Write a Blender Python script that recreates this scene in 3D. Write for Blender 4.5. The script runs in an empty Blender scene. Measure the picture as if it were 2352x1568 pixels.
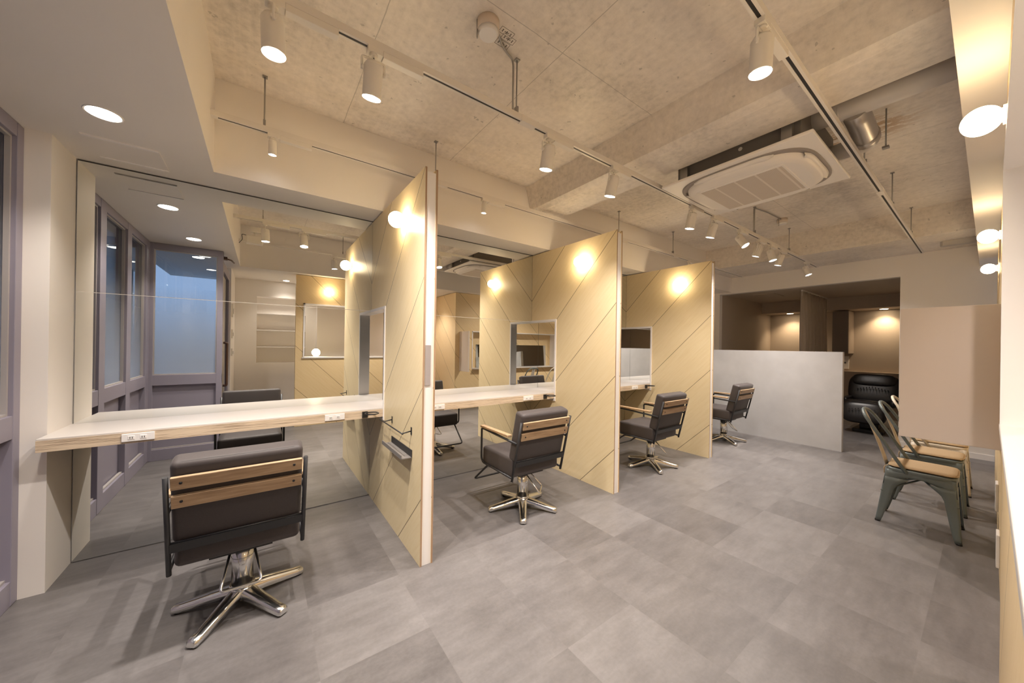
import bpy, bmesh, math, random
from mathutils import Vector, Matrix
random.seed(7)
C = bpy.context.scene
COL = C.collection
S = 1.1                     # building units -> metres (applied to every object at the end)
PI = math.pi

# ------------------------------------------------------------------ camera
F, YAW, PITCH, ROLL, CY = 795.4, 0.9437, 0.0005, 0.0148, 792.3
fw = Vector((math.cos(YAW), math.sin(YAW), 0)); rt = Vector((math.sin(YAW), -math.cos(YAW), 0)); up = Vector((0, 0, 1))
fw2 = fw*math.cos(PITCH) + up*math.sin(PITCH); up2 = up*math.cos(PITCH) - fw*math.sin(PITCH)
rt3 = rt*math.cos(ROLL) + up2*math.sin(ROLL); up3 = up2*math.cos(ROLL) - rt*math.sin(ROLL)
cd = bpy.data.cameras.new('camera'); cam = bpy.data.objects.new('camera', cd); COL.objects.link(cam)
M = Matrix((rt3, up3, -fw2)).transposed().to_4x4(); M.translation = Vector((0, 0, 1.2*S))
cam.matrix_world = M
cd.sensor_width = 36; cd.sensor_fit = 'HORIZONTAL'; cd.lens = 36*F/2352
cd.shift_y = (CY-784)/2352; cd.clip_start = .005; cd.clip_end = 200
C.camera = cam

# ------------------------------------------------------------------ world, exposure
w = bpy.data.worlds.new('dusk_sky'); C.world = w; w.use_nodes = True
bg = w.node_tree.nodes['Background']; bg.inputs[0].default_value = (.20, .28, .46, 1); bg.inputs[1].default_value = .8
vs = C.view_settings; vs.view_transform = 'Standard'; vs.look = 'None'; vs.gamma = 1; vs.use_curve_mapping = False
vs.exposure = 1.28
C.cycles.max_bounces = 14; C.cycles.diffuse_bounces = 7; C.cycles.glossy_bounces = 8
C.cycles.transmission_bounces = 8; C.cycles.transparent_max_bounces = 12
C.cycles.sample_clamp_indirect = 6; C.cycles.caustics_reflective = False; C.cycles.caustics_refractive = False
SPOT_W, GLOBE_E, DOWN_E = 44.0, 16.0, 14.0
SPOT_COL, GLOBE_COL, DOWN_COL = (1, .905, .83), (1, .79, .50), (1, .90, .80)

# ------------------------------------------------------------------ materials
def mat(name):
    m = bpy.data.materials.new(name); m.use_nodes = True
    return m, m.node_tree.nodes, m.node_tree.links, m.node_tree.nodes['Principled BSDF']
def simple(name, col, rough=.5, metal=0, noise=0, nscale=40, bump=0, spec=.5):
    m, n, l, b = mat(name)
    b.inputs['Base Color'].default_value = (*col, 1); b.inputs['Roughness'].default_value = rough; b.inputs['Metallic'].default_value = metal
    b.inputs['Specular IOR Level'].default_value = spec
    if noise or bump:
        tc = n.new('ShaderNodeTexCoord'); t = n.new('ShaderNodeTexNoise'); t.inputs['Scale'].default_value = nscale; t.inputs['Detail'].default_value = 4
        l.new(tc.outputs['Object'], t.inputs['Vector'])
        if noise:
            mx = n.new('ShaderNodeMix'); mx.data_type = 'RGBA'
            mx.inputs[6].default_value = (*[c*(1-noise) for c in col], 1); mx.inputs[7].default_value = (*[min(1, c*(1+noise)) for c in col], 1)
            l.new(t.outputs['Fac'], mx.inputs[0]); l.new(mx.outputs[2], b.inputs['Base Color'])
        if bump:
            bp = n.new('ShaderNodeBump'); bp.inputs['Strength'].default_value = bump; bp.inputs['Distance'].default_value = .002
            l.new(t.outputs['Fac'], bp.inputs['Height']); l.new(bp.outputs['Normal'], b.inputs['Normal'])
    return m
def emis(name, col, strength):
    m, n, l, b = mat(name)
    b.inputs['Base Color'].default_value = (.9, .9, .9, 1); b.inputs['Emission Color'].default_value = (*col, 1); b.inputs['Emission Strength'].default_value = strength
    return m
def ma(n, l, op, a, b_=None, c=None):
    x = n.new('ShaderNodeMath'); x.operation = op
    for i, v in enumerate((a, b_, c)):
        if v is None: continue
        if isinstance(v, (int, float)): x.inputs[i].default_value = v
        else: l.new(v, x.inputs[i])
    return x.outputs[0]
def world_u(n, l):          # world position in building units
    g = n.new('ShaderNodeNewGeometry'); v = n.new('ShaderNodeVectorMath'); v.operation = 'SCALE'; v.inputs[3].default_value = 1/S
    l.new(g.outputs['Position'], v.inputs[0]); s = n.new('ShaderNodeSeparateXYZ'); l.new(v.outputs[0], s.inputs[0])
    return v.outputs[0], s.outputs[0], s.outputs[1], s.outputs[2]
def line(n, l, v, period, offset, width):   # 1 on thin lines v = offset + k*period
    a = ma(n, l, 'SUBTRACT', v, offset - period/2); a = ma(n, l, 'MODULO', ma(n, l, 'ADD', a, period*50), period)
    return ma(n, l, 'LESS_THAN', ma(n, l, 'ABSOLUTE', ma(n, l, 'SUBTRACT', a, period/2)), width/2)
def mixc(n, l, fac, a, b_):
    x = n.new('ShaderNodeMix'); x.data_type = 'RGBA'
    for i, v in ((0, fac), (6, a), (7, b_)):
        if isinstance(v, tuple): x.inputs[i].default_value = (*v, 1)
        elif isinstance(v, (int, float)): x.inputs[i].default_value = v
        else: l.new(v, x.inputs[i])
    return x.outputs[2]
def comb(n, l, x, y, z):
    c = n.new('ShaderNodeCombineXYZ')
    for i, v in enumerate((x, y, z)):
        if isinstance(v, (int, float)): c.inputs[i].default_value = v
        else: l.new(v, c.inputs[i])
    return c.outputs[0]
def noise(n, l, vec, scale, detail=4, rough=.55):
    t = n.new('ShaderNodeTexNoise'); t.inputs['Scale'].default_value = scale; t.inputs['Detail'].default_value = detail; t.inputs['Roughness'].default_value = rough
    l.new(vec, t.inputs['Vector']); return t.outputs['Fac']
def ramp(n, l, fac, *stops):
    r = n.new('ShaderNodeValToRGB'); e = r.color_ramp.elements
    while len(e) < len(stops): e.new(.5)
    for el, (p, c) in zip(e, stops): el.position = p; el.color = (*c, 1)
    l.new(fac, r.inputs[0]); return r.outputs[0]

def birch(name, axis, offset, period=.598, tint=(1, 1, 1)):
    """Birch plywood panels with diagonal V grooves: grooves where axis + z = offset + k*period."""
    m, n, l, b = mat(name); v, x, y, z = world_u(n, l)
    h = {'x': x, 'y': y}[axis]
    s = ma(n, l, 'ADD', h, z); t = ma(n, l, 'SUBTRACT', h, z)
    grain = noise(n, l, comb(n, l, ma(n, l, 'MULTIPLY', s, 26), ma(n, l, 'MULTIPLY', t, 1.6), x if axis == 'y' else y), 1.6, 6)
    fine = noise(n, l, comb(n, l, ma(n, l, 'MULTIPLY', s, 160), ma(n, l, 'MULTIPLY', t, 6), 0), 1.0, 2)
    pan = ma(n, l, 'FLOOR', ma(n, l, 'DIVIDE', ma(n, l, 'SUBTRACT', s, offset), period))
    wn = n.new('ShaderNodeTexWhiteNoise'); wn.noise_dimensions = '1D'; l.new(pan, wn.inputs['W'])
    f = ma(n, l, 'ADD', ma(n, l, 'MULTIPLY', grain, .6), ma(n, l, 'MULTIPLY', fine, .4))
    c = lambda r, g, bb: (r*tint[0], g*tint[1], bb*tint[2])
    base = ramp(n, l, f, (.25, c(.80, .645, .37)), (.5, c(.86, .71, .44)), (.75, c(.89, .755, .505)))
    hs = n.new('ShaderNodeHueSaturation'); l.new(base, hs.inputs['Color']); l.new(ma(n, l, 'ADD', ma(n, l, 'MULTIPLY', wn.outputs['Value'], .10), .95), hs.inputs['Value'])
    g = line(n, l, s, period, offset, .0065)
    l.new(mixc(n, l, g, hs.outputs[0], (.16, .11, .06)), b.inputs['Base Color'])
    b.inputs['Roughness'].default_value = .40
    bp = n.new('ShaderNodeBump'); bp.inputs['Strength'].default_value = .06; bp.inputs['Distance'].default_value = .001
    l.new(f, bp.inputs['Height']); l.new(bp.outputs[0], b.inputs['Normal'])
    return m
def ply_edge(name):
    m, n, l, b = mat(name); v, x, y, z = world_u(n, l)
    lay = ma(n, l, 'SINE', ma(n, l, 'MULTIPLY', z, 1500))
    g = noise(n, l, comb(n, l, ma(n, l, 'MULTIPLY', x, 3), ma(n, l, 'MULTIPLY', y, 3), ma(n, l, 'MULTIPLY', z, 110)), 2.2, 5)
    f = ma(n, l, 'ADD', ma(n, l, 'MULTIPLY', lay, .13), g)
    l.new(ramp(n, l, f, (.30, (.22, .15, .10)), (.38, (.56, .44, .31)), (.66, (.72, .59, .44))), b.inputs['Base Color']); b.inputs['Roughness'].default_value = .55
    return m
def oak(name):
    m, n, l, b = mat(name); tc = n.new('ShaderNodeTexCoord'); mp = n.new('ShaderNodeMapping'); mp.inputs['Scale'].default_value = (5, 60, 60)
    l.new(tc.outputs['Object'], mp.inputs[0]); f = noise(n, l, mp.outputs[0], 1.5, 5)
    l.new(ramp(n, l, f, (.3, (.30, .195, .11)), (.55, (.43, .295, .175)), (.75, (.51, .37, .235))), b.inputs['Base Color']); b.inputs['Roughness'].default_value = .42
    return m
def concrete(name, seams=True, col=(.80, .74, .67)):
    m, n, l, b = mat(name); v, x, y, z = world_u(n, l)
    big = noise(n, l, v, 1.3, 5, .6); fine = noise(n, l, v, 28, 6, .65)
    st = noise(n, l, comb(n, l, ma(n, l, 'MULTIPLY', x, 46), ma(n, l, 'MULTIPLY', y, 2.2), ma(n, l, 'MULTIPLY', z, 46)), 1, 4)   # board grain, along y
    f = ma(n, l, 'ADD', ma(n, l, 'MULTIPLY', big, .52), ma(n, l, 'ADD', ma(n, l, 'MULTIPLY', fine, .36), ma(n, l, 'MULTIPLY', st, .12)))
    k = lambda a: tuple(c*a for c in col)
    c = ramp(n, l, f, (.34, k(.66)), (.48, k(.95)), (.62, k(1.12)))
    pits = ma(n, l, 'GREATER_THAN', noise(n, l, v, 22, 2, .5), .735)
    c = mixc(n, l, ma(n, l, 'MULTIPLY', pits, .55), c, k(.45))
    for (cx, cy, r) in ((2.63, 1.62, .20), (3.35, .55, .26), (2.75, .35, .22)):     # rusty stains with their own shape
        d = n.new('ShaderNodeVectorMath'); d.operation = 'DISTANCE'; l.new(comb(n, l, x, ma(n, l, 'MULTIPLY', y, .8), 0), d.inputs[0]); d.inputs[1].default_value = (cx, cy*.8, 0)
        q = ma(n, l, 'SUBTRACT', 1, ma(n, l, 'DIVIDE', d.outputs['Value'], r)); q = ma(n, l, 'MAXIMUM', q, 0)
        q = ma(n, l, 'MULTIPLY', q, ma(n, l, 'GREATER_THAN', noise(n, l, comb(n, l, ma(n, l, 'MULTIPLY', x, 3), y, z), 9, 5, .7), .5))
        c = mixc(n, l, ma(n, l, 'MINIMUM', ma(n, l, 'MULTIPLY', q, 1.3), .75), c, (.42, .24, .09))
    if seams:
        wob = ma(n, l, 'MULTIPLY', ma(n, l, 'SUBTRACT', noise(n, l, v, 5, 2), .5), .012)
        s = ma(n, l, 'MAXIMUM', line(n, l, ma(n, l, 'ADD', x, wob), .795, .44, .0045), line(n, l, ma(n, l, 'ADD', y, wob), 1.64, 1.30, .004))
        c = mixc(n, l, ma(n, l, 'MULTIPLY', s, .55), c, k(.38))
    l.new(c, b.inputs['Base Color']); b.inputs['Roughness'].default_value = .42
    bp = n.new('ShaderNodeBump'); bp.inputs['Strength'].default_value = .25; bp.inputs['Distance'].default_value = .003; l.new(f, bp.inputs['Height']); l.new(bp.outputs[0], b.inputs['Normal'])
    return m
def floor_mat():
    m, n, l, b = mat('grey_stone_tile'); v, x, y, z = world_u(n, l)
    P = .4085
    tx = ma(n, l, 'FLOOR', ma(n, l, 'DIVIDE', ma(n, l, 'SUBTRACT', x, 2.228), P)); ty = ma(n, l, 'FLOOR', ma(n, l, 'DIVIDE', ma(n, l, 'SUBTRACT', y, .567), P))
    wn = n.new('ShaderNodeTexWhiteNoise'); wn.noise_dimensions = '2D'; l.new(comb(n, l, tx, ty, 0), wn.inputs['Vector'])
    sh = n.new('ShaderNodeVectorMath'); sh.operation = 'ADD'; l.new(v, sh.inputs[0]); sc = n.new('ShaderNodeVectorMath'); sc.operation = 'SCALE'; sc.inputs[3].default_value = 7; l.new(wn.outputs['Color'], sc.inputs[0]); l.new(sc.outputs[0], sh.inputs[1])
    big = noise(n, l, sh.outputs[0], 2.2, 5, .6)
    sx = n.new('ShaderNodeSeparateXYZ'); l.new(sh.outputs[0], sx.inputs[0])
    stk = noise(n, l, comb(n, l, ma(n, l, 'MULTIPLY', sx.outputs[0], 2.5), ma(n, l, 'MULTIPLY', sx.outputs[1], 9), 0), 1.6, 6, .65)
    fine = noise(n, l, v, 60, 4, .6)
    f = ma(n, l, 'ADD', ma(n, l, 'MULTIPLY', big, .42), ma(n, l, 'ADD', ma(n, l, 'MULTIPLY', stk, .40), ma(n, l, 'MULTIPLY', fine, .18)))
    f = ma(n, l, 'ADD', f, ma(n, l, 'MULTIPLY', ma(n, l, 'SUBTRACT', wn.outputs['Value'], .5), .15))
    c = ramp(n, l, f, (.32, (.098, .090, .089)), (.5, (.150, .140, .138)), (.68, (.206, .195, .193)))
    s = ma(n, l, 'MAXIMUM', line(n, l, x, P, 2.228, .0025), line(n, l, y, P, .567, .0025))
    l.new(mixc(n, l, ma(n, l, 'MULTIPLY', s, .22), c, (.16, .15, .145)), b.inputs['Base Color'])
    l.new(ma(n, l, 'ADD', ma(n, l, 'MULTIPLY', fine, .16), .30), b.inputs['Roughness'])
    bp = n.new('ShaderNodeBump'); bp.inputs['Strength'].default_value = .12; bp.inputs['Distance'].default_value = .002; l.new(fine, bp.inputs['Height']); l.new(bp.outputs[0], b.inputs['Normal'])
    return m
def glass_mat(name, film=False):
    m = bpy.data.materials.new(name); m.use_nodes = True; n = m.node_tree.nodes; l = m.node_tree.links; n.clear()
    o = n.new('ShaderNodeOutputMaterial'); tr = n.new('ShaderNodeBsdfTransparent'); tr.inputs[0].default_value = (.93, .96, .96, 1)
    gl = n.new('ShaderNodeBsdfGlossy'); gl.inputs['Roughness'].default_value = .01
    lw = n.new('ShaderNodeFresnel'); lw.inputs[0].default_value = 1.5
    mx = n.new('ShaderNodeMixShader'); l.new(ma(n, l, 'MINIMUM', ma(n, l, 'MULTIPLY', lw.outputs[0], 1.8), .9), mx.inputs[0]); l.new(tr.outputs[0], mx.inputs[1]); l.new(gl.outputs[0], mx.inputs[2])
    out = mx.outputs[0]
    if film:        # frosted privacy film that thins out upward
        v, x, y, z = world_u(n, l)
        mr = n.new('ShaderNodeMapRange'); mr.inputs[1].default_value = 1.75; mr.inputs[2].default_value = .95; mr.inputs[3].default_value = 0; mr.inputs[4].default_value = .8; l.new(z, mr.inputs[0])
        tl = n.new('ShaderNodeBsdfTranslucent'); tl.inputs[0].default_value = (.85, .9, .95, 1); df = n.new('ShaderNodeBsdfDiffuse'); df.inputs[0].default_value = (.7, .72, .74, 1)
        ml = n.new('ShaderNodeMixShader'); ml.inputs[0].default_value = .25; l.new(tl.outputs[0], ml.inputs[1]); l.new(df.outputs[0], ml.inputs[2])
        m2 = n.new('ShaderNodeMixShader'); l.new(mr.outputs[0], m2.inputs[0]); l.new(out, m2.inputs[1]); l.new(ml.outputs[0], m2.inputs[2]); out = m2.outputs[0]
    l.new(out, o.inputs[0]); return m
def grille_mat():
    m, n, l, b = mat('intake_grille'); v, x, y, z = world_u(n, l)
    g = ma(n, l, 'MAXIMUM', line(n, l, x, .008, 0, .003), line(n, l, y, .008, 0, .002))
    rib = line(n, l, y, .12, .06, .010)
    c = mixc(n, l, g, (.74, .67, .59), (.55, .48, .41)); c = mixc(n, l, rib, c, (.80, .74, .66))
    l.new(c, b.inputs['Base Color']); b.inputs['Roughness'].default_value = .6
    return m
def fabric(name, col, scale=420):
    m, n, l, b = mat(name); tc = n.new('ShaderNodeTexCoord')
    wv = n.new('ShaderNodeTexNoise'); wv.inputs['Scale'].default_value = scale; wv.inputs['Detail'].default_value = 2; l.new(tc.outputs['Object'], wv.inputs['Vector'])
    l.new(mixc(n, l, wv.outputs['Fac'], tuple(c*.7 for c in col), tuple(c*1.3 for c in col)), b.inputs['Base Color']); b.inputs['Roughness'].default_value = .6
    b.inputs['Sheen Weight'].default_value = .08
    bp = n.new('ShaderNodeBump'); bp.inputs['Strength'].default_value = .15; bp.inputs['Distance'].default_value = .001; l.new(wv.outputs['Fac'], bp.inputs['Height']); l.new(bp.outputs[0], b.inputs['Normal'])
    return m

WHITE = simple('white_wall_paint', (.84, .80, .755), .6, noise=.015, nscale=3)
WHITE2 = simple('white_laminate', (.62, .585, .555), .32)
FRAMEW = simple('white_frame_paint', (.88, .85, .83), .4)
TAUPE = simple('taupe_wallpaper', (.50, .425, .35), .7, noise=.04, nscale=60)
BIRCH_Y = birch('birch_plywood_partition', 'y', 3.945)
BIRCH_X = birch('birch_plywood_wall', 'x', 2.14, tint=(.95, .88, .80))
PLY = ply_edge('plywood_edge')
def sheet_edge():
    m, n, l, b = mat('sheet_edge'); v, x, y, z = world_u(n, l)
    g = noise(n, l, comb(n, l, ma(n, l, 'MULTIPLY', x, 500), ma(n, l, 'MULTIPLY', y, 30), ma(n, l, 'MULTIPLY', z, 6)), 1, 3)
    l.new(ramp(n, l, g, (.3, (.34, .21, .125)), (.7, (.50, .34, .22))), b.inputs['Base Color']); b.inputs['Roughness'].default_value = .6
    return m
SHEETEDGE = sheet_edge()
OAK = oak('oak')
CONC = concrete('board_marked_concrete')
CONCB = concrete('beam_concrete', False, (.80, .74, .67))
SCREED = simple('grey_screed', (.50, .495, .50), .5, noise=.12, nscale=6)
FLOOR = floor_mat()
MIRROR = simple('mirror_silver', (.86, .87, .845), .003, 1)
DARKGAP = simple('dark_gap', (.05, .045, .04), .7)
PURPLE = simple('mauve_grey_paint', (.27, .25, .31), .42)
GLASS = glass_mat('window_glass', True); CLEAR = glass_mat('clear_glass')
VINYL = fabric('brown_grey_upholstery', (.050, .040, .039))
BLACK = simple('black_powder_coat', (.02, .02, .022), .42)
BLACKP = simple('black_plastic', (.015, .015, .016), .35)
CHROME = simple('chrome', (.78, .775, .76), .17, 1)
STEEL = simple('brushed_steel', (.60, .57, .54), .38, .85)
GALV = simple('galvanised_steel', (.40, .385, .365), .5, .85)
DUCT = simple('duct_paint', (.72, .69, .67), .45, 0)
LAMPW = simple('lamp_white', (.80, .76, .70), .45)
RAILW = simple('rail_white', (.78, .74, .69), .4)
GREYP = simple('dark_grey_sheet', (.20, .185, .175), .55)
ACW = simple('air_conditioner_white', (.90, .86, .81), .4)
GRILLE = grille_mat()
PLASTW = simple('white_plastic', (.82, .80, .78), .35)
TOLIXG = simple('grey_green_enamel', (.155, .185, .185), .38, .15)
TOLIXC = simple('cream_enamel', (.70, .62, .50), .35)
BURLAP = simple('tan_cushion_cloth', (.47, .34, .20), .85, noise=.15, nscale=220, bump=.3)
LEATHER = simple('black_leather', (.016, .014, .014), .33, noise=.2, nscale=30, bump=.15)
CURTAIN = simple('linen_curtain', (.45, .39, .33), .85, noise=.1, nscale=90)
CREAM = simple('cream_panel', (.72, .62, .53), .5)
BEIGE = simple('divider_white', (.76, .68, .61), .5)
ASPHALT = simple('street_asphalt', (.12, .12, .13), .8, noise=.2, nscale=20)
NEIGHB = simple('neighbour_render', (.34, .36, .42), .8, noise=.06, nscale=2)
BROWN = simple('dark_wood_pull', (.075, .035, .02), .4)
GLOBE = emis('globe_glow', GLOBE_COL, GLOBE_E)
SPOTLENS = emis('spot_lens_glow', (.95, .97, 1), 22)
DOWNLENS = emis('downlight_glow', DOWN_COL, DOWN_E)
WARMLENS = emis('warm_downlight_glow', (1, .78, .50), 14)

# ------------------------------------------------------------------ mesh helpers
class MB:
    def __init__(s): s.bm = bmesh.new()
    def box(s, x0, x1, y0, y1, z0, z1, bev=0, seg=2, mi=0, rot=None):
        r = bmesh.ops.create_cube(s.bm, size=1)
        for v in r['verts']:
            v.co = Vector(((x0+x1)/2 + v.co.x*(x1-x0), (y0+y1)/2 + v.co.y*(y1-y0), (z0+z1)/2 + v.co.z*(z1-z0)))
        fs = set(f for v in r['verts'] for f in v.link_faces)
        for f in fs: f.material_index = mi
        vs_ = list(r['verts'])
        if bev:
            es = set(e for v in r['verts'] for e in v.link_edges)
            b = bmesh.ops.bevel(s.bm, geom=list(es), offset=bev, segments=seg, profile=.5, affect='EDGES')
            for f in b['faces']: f.material_index = mi
            vs_ = list(set(vs_ + [v for f in b['faces'] for v in f.verts])); vs_ = [v for v in vs_ if v.is_valid]
        if rot: bmesh.ops.transform(s.bm, matrix=rot, verts=vs_)
        return s
    def cyl(s, p0, p1, r0, r1=None, seg=20, caps=True, mi=0, capmi=None):
        p0, p1 = Vector(p0), Vector(p1); r1 = r0 if r1 is None else r1
        d = (p1-p0).normalized(); a = Vector((0, 0, 1)) if abs(d.z) < .9 else Vector((1, 0, 0)); u = d.cross(a).normalized(); v = d.cross(u)
        A = [s.bm.verts.new(p0 + (u*math.cos(t) + v*math.sin(t))*r0) for t in [2*PI*k/seg for k in range(seg)]]
        B = [s.bm.verts.new(p1 + (u*math.cos(t) + v*math.sin(t))*r1) for t in [2*PI*k/seg for k in range(seg)]]
        for k in range(seg):
            f = s.bm.faces.new((A[k], A[(k+1) % seg], B[(k+1) % seg], B[k])); f.material_index = mi; f.smooth = True
        if caps:
            f = s.bm.faces.new(A[::-1]); f.material_index = mi
            f = s.bm.faces.new(B); f.material_index = mi if capmi is None else capmi
        return s
    def tube(s, pts, r, seg=10, closed=False, mi=0):
        pts = [Vector(p) for p in pts]; n = len(pts); rings = []; prev = None
        for i, p in enumerate(pts):
            if closed: t = (pts[(i+1) % n] - pts[i-1]).normalized()
            else: t = (pts[min(i+1, n-1)] - pts[max(i-1, 0)]).normalized()
            if prev is None:
                a = Vector((0, 0, 1)) if abs(t.z) < .9 else Vector((1, 0, 0)); u = t.cross(a).normalized()
            else: u = (prev - t*prev.dot(t)).normalized()
            prev = u; v = t.cross(u)
            rr = r[i] if isinstance(r, (list, tuple)) else r
            rings.append([s.bm.verts.new(p + (u*math.cos(q) + v*math.sin(q))*rr) for q in [2*PI*k/seg for k in range(seg)]])
        m = n if closed else n-1
        for i in range(m):
            A, B = rings[i], rings[(i+1) % n]
            off = 0
            if closed and i == n-1: off = min(range(seg), key=lambda o: (A[0].co - B[o].co).length)
            for k in range(seg):
                f = s.bm.faces.new((A[k], A[(k+1) % seg], B[(k+1+off) % seg], B[(k+off) % seg])); f.smooth = True; f.material_index = mi
        if not closed:
            s.bm.faces.new(rings[0][::-1]).material_index = mi; s.bm.faces.new(rings[-1]).material_index = mi
        return s
    def sphere(s, c, r, sc=(1, 1, 1), u=24, v=14, mi=0):
        q = bmesh.ops.create_uvsphere(s.bm, u_segments=u, v_segments=v, radius=r)
        for x in q['verts']: x.co = Vector(c) + Vector((x.co.x*sc[0], x.co.y*sc[1], x.co.z*sc[2]))
        for f in set(f for x in q['verts'] for f in x.link_faces): f.smooth = True; f.material_index = mi
        return s
    def prism(s, poly, axis, a, b, mi=0):       # polygon in the two other axes, extruded along axis
        def P(q, t): return {'x': (t, q[0], q[1]), 'y': (q[0], t, q[1]), 'z': (q[0], q[1], t)}[axis]
        A = [s.bm.verts.new(P(q, a)) for q in poly]; B = [s.bm.verts.new(P(q, b)) for q in poly]; n = len(poly)
        fs = [s.bm.faces.new(A), s.bm.faces.new(B[::-1])] + [s.bm.faces.new((A[k], B[k], B[(k+1) % n], A[(k+1) % n])) for k in range(n)]
        for f in fs: f.material_index = mi
        return s
    def grid(s, rows, mi=0, smooth=True):
        V = [[s.bm.verts.new(p) for p in r] for r in rows]
        for i in range(len(V)-1):
            for j in range(len(V[0])-1):
                f = s.bm.faces.new((V[i][j], V[i][j+1], V[i+1][j+1], V[i+1][j])); f.smooth = smooth; f.material_index = mi
        return s
    def build(s, name, mats, parent=None, loc=None, smooth=False, solid=0):
        if solid:
            geom = s.bm.faces[:]; bmesh.ops.recalc_face_normals(s.bm, faces=geom); bmesh.ops.solidify(s.bm, geom=geom, thickness=solid)
        bmesh.ops.recalc_face_normals(s.bm, faces=s.bm.faces[:])
        me = bpy.data.meshes.new(name); s.bm.to_mesh(me); s.bm.free()
        for m in (mats if isinstance(mats, (list, tuple)) else [mats]): me.materials.append(m)
        if smooth:
            for p in me.polygons: p.use_smooth = True
        o = bpy.data.objects.new(name, me); COL.objects.link(o)
        if parent: o.parent = parent
        if loc: o.location = loc
        return o
def box(*a, **k): return MB().box(*a, **k)
def tag(o, label, cat, group=None):
    o['label'] = label; o['category'] = cat
    if group: o['group'] = group
    return o
def thing(name, label, cat, loc=(0, 0, 0), rz=0, group=None):
    o = bpy.data.objects.new(name, None); COL.objects.link(o); o.location = loc; o.rotation_euler = (0, 0, rz); o.empty_display_size = .05
    return tag(o, label, cat, group)
def struct(o, label=None, cat=None):
    o['kind'] = 'structure'
    if label: o['label'] = label
    if cat: o['category'] = cat
    return o
def dup(root, loc, label, rz=None, group=None, name=None):
    def cp(o, par):
        c = o.copy(); COL.objects.link(c); c.parent = par
        for ch in list(o.children): cp(ch, c)
        return c
    r = root.copy(); COL.objects.link(r); r.location = loc
    if rz is not None: r.rotation_euler = (0, 0, rz)
    for ch in list(root.children): cp(ch, r)
    r['label'] = label
    if group: r['group'] = group
    return r
def arc(c, r, a0, a1, n, f):    # f maps (cos, sin) -> Vector
    return [f(c, r, a0 + (a1-a0)*k/n) for k in range(n+1)]
def rounded(pts, r, n=5):       # round the corners of a polyline
    pts = [Vector(p) for p in pts]; out = [pts[0]]
    for i in range(1, len(pts)-1):
        a = (pts[i-1]-pts[i]); b = (pts[i+1]-pts[i]); q = min(r, a.length*.49, b.length*.49); a.normalize(); b.normalize()
        p0, p1 = pts[i]+a*q, pts[i]+b*q
        for k in range(n+1):
            t = k/n; out.append(p0*(1-t)**2 + pts[i]*2*t*(1-t) + p1*t*t)
    out.append(pts[-1]); return out
def lamp(name, kind, loc, power, col, parent=None, aim=None, size=.03, angle=60, blend=.6):
    d = bpy.data.lights.new(name, kind); d.energy = power; d.color = col
    o = bpy.data.objects.new(name, d); COL.objects.link(o); o.location = loc
    if kind == 'SPOT': d.spot_size = math.radians(angle); d.spot_blend = blend; d.shadow_soft_size = size
    elif kind == 'POINT': d.shadow_soft_size = size
    if aim is not None: o.rotation_euler = Vector(aim).to_track_quat('-Z', 'Y').to_euler()
    if parent: o.parent = parent
    return o

# ------------------------------------------------------------------ key planes
YM = 2.873; ZS = 2.165; ZC = 2.705; YS = 2.61; XS = -.231; YR = .074; XE = 6.535; YE = 1.7875; ZP = 2.156
PX = (.705, 2.336, 3.969); PW = .072

# ------------------------------------------------------------------ setting
struct(box(-1.0, 9.4, -1.4, 3.1, -.08, 0).build('floor', FLOOR))
struct(box(XS-.05, XE+.1, YR-.05, YS+.05, ZC, ZC+.12).build('ceiling', CONC), 'bare board-marked concrete ceiling slab', 'ceiling')
struct(box(-1.1, XS, -1.4, 3.0, ZS, ZC+.1).build('trim_1', WHITE), 'white lowered ceiling along the window side', 'ceiling')
struct(box(XS, XE+.1, YS, 3.0, ZS, ZC+.1).build('trim_2', WHITE), 'white lowered ceiling box above the mirrors', 'ceiling')
struct(box(XS, XE+.1, -1.4, YR, ZS, ZC+.1).build('trim_3', WHITE), 'white lowered ceiling along the plywood wall', 'ceiling')
b = MB(); b.prism([(2.021, ZC+.02), (2.085, 2.50), (2.135, 2.476), (2.41, 2.476), (2.41, ZC+.02)], 'y', YR-.02, YS+.02)
struct(b.build('trim_4', CONCB), 'concrete ceiling beam crossing the middle of the room', 'beam')
struct(box(5.60, XE+.1, YR-.02, YS+.02, 2.405, ZC+.02).build('trim_5', CONCB), 'deep concrete beam above the far wall', 'beam')
struct(box(XS, 6.7, YM+.014, 3.05, 0, ZS).build('wall_mirror_side', WHITE))
struct(box(-1.0, -.812, 2.607, 3.05, 0, ZS).build('wall_left', WHITE), 'white pilaster beside the window', 'wall')
struct(box(XS-.6, XS, YM+.014, 3.05, 0, ZS).build('wall_mirror_corner', WHITE))
b = MB(); b.box(XE, XE+.1, -1.4, .671, 0, ZS); b.box(XE, XE+.1, .671, 2.80, 2.14, 2.406); b.box(XE, XE+.1, 2.80, 3.05, 0, 2.406)
b.box(XE, XE+.1, YR, .671, ZS, 2.406)
struct(b.build('wall_far', WHITE))
struct(box(XE-.008, XE, -.04, .669, 0, .062).build('baseboard_far', FRAMEW))
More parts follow.
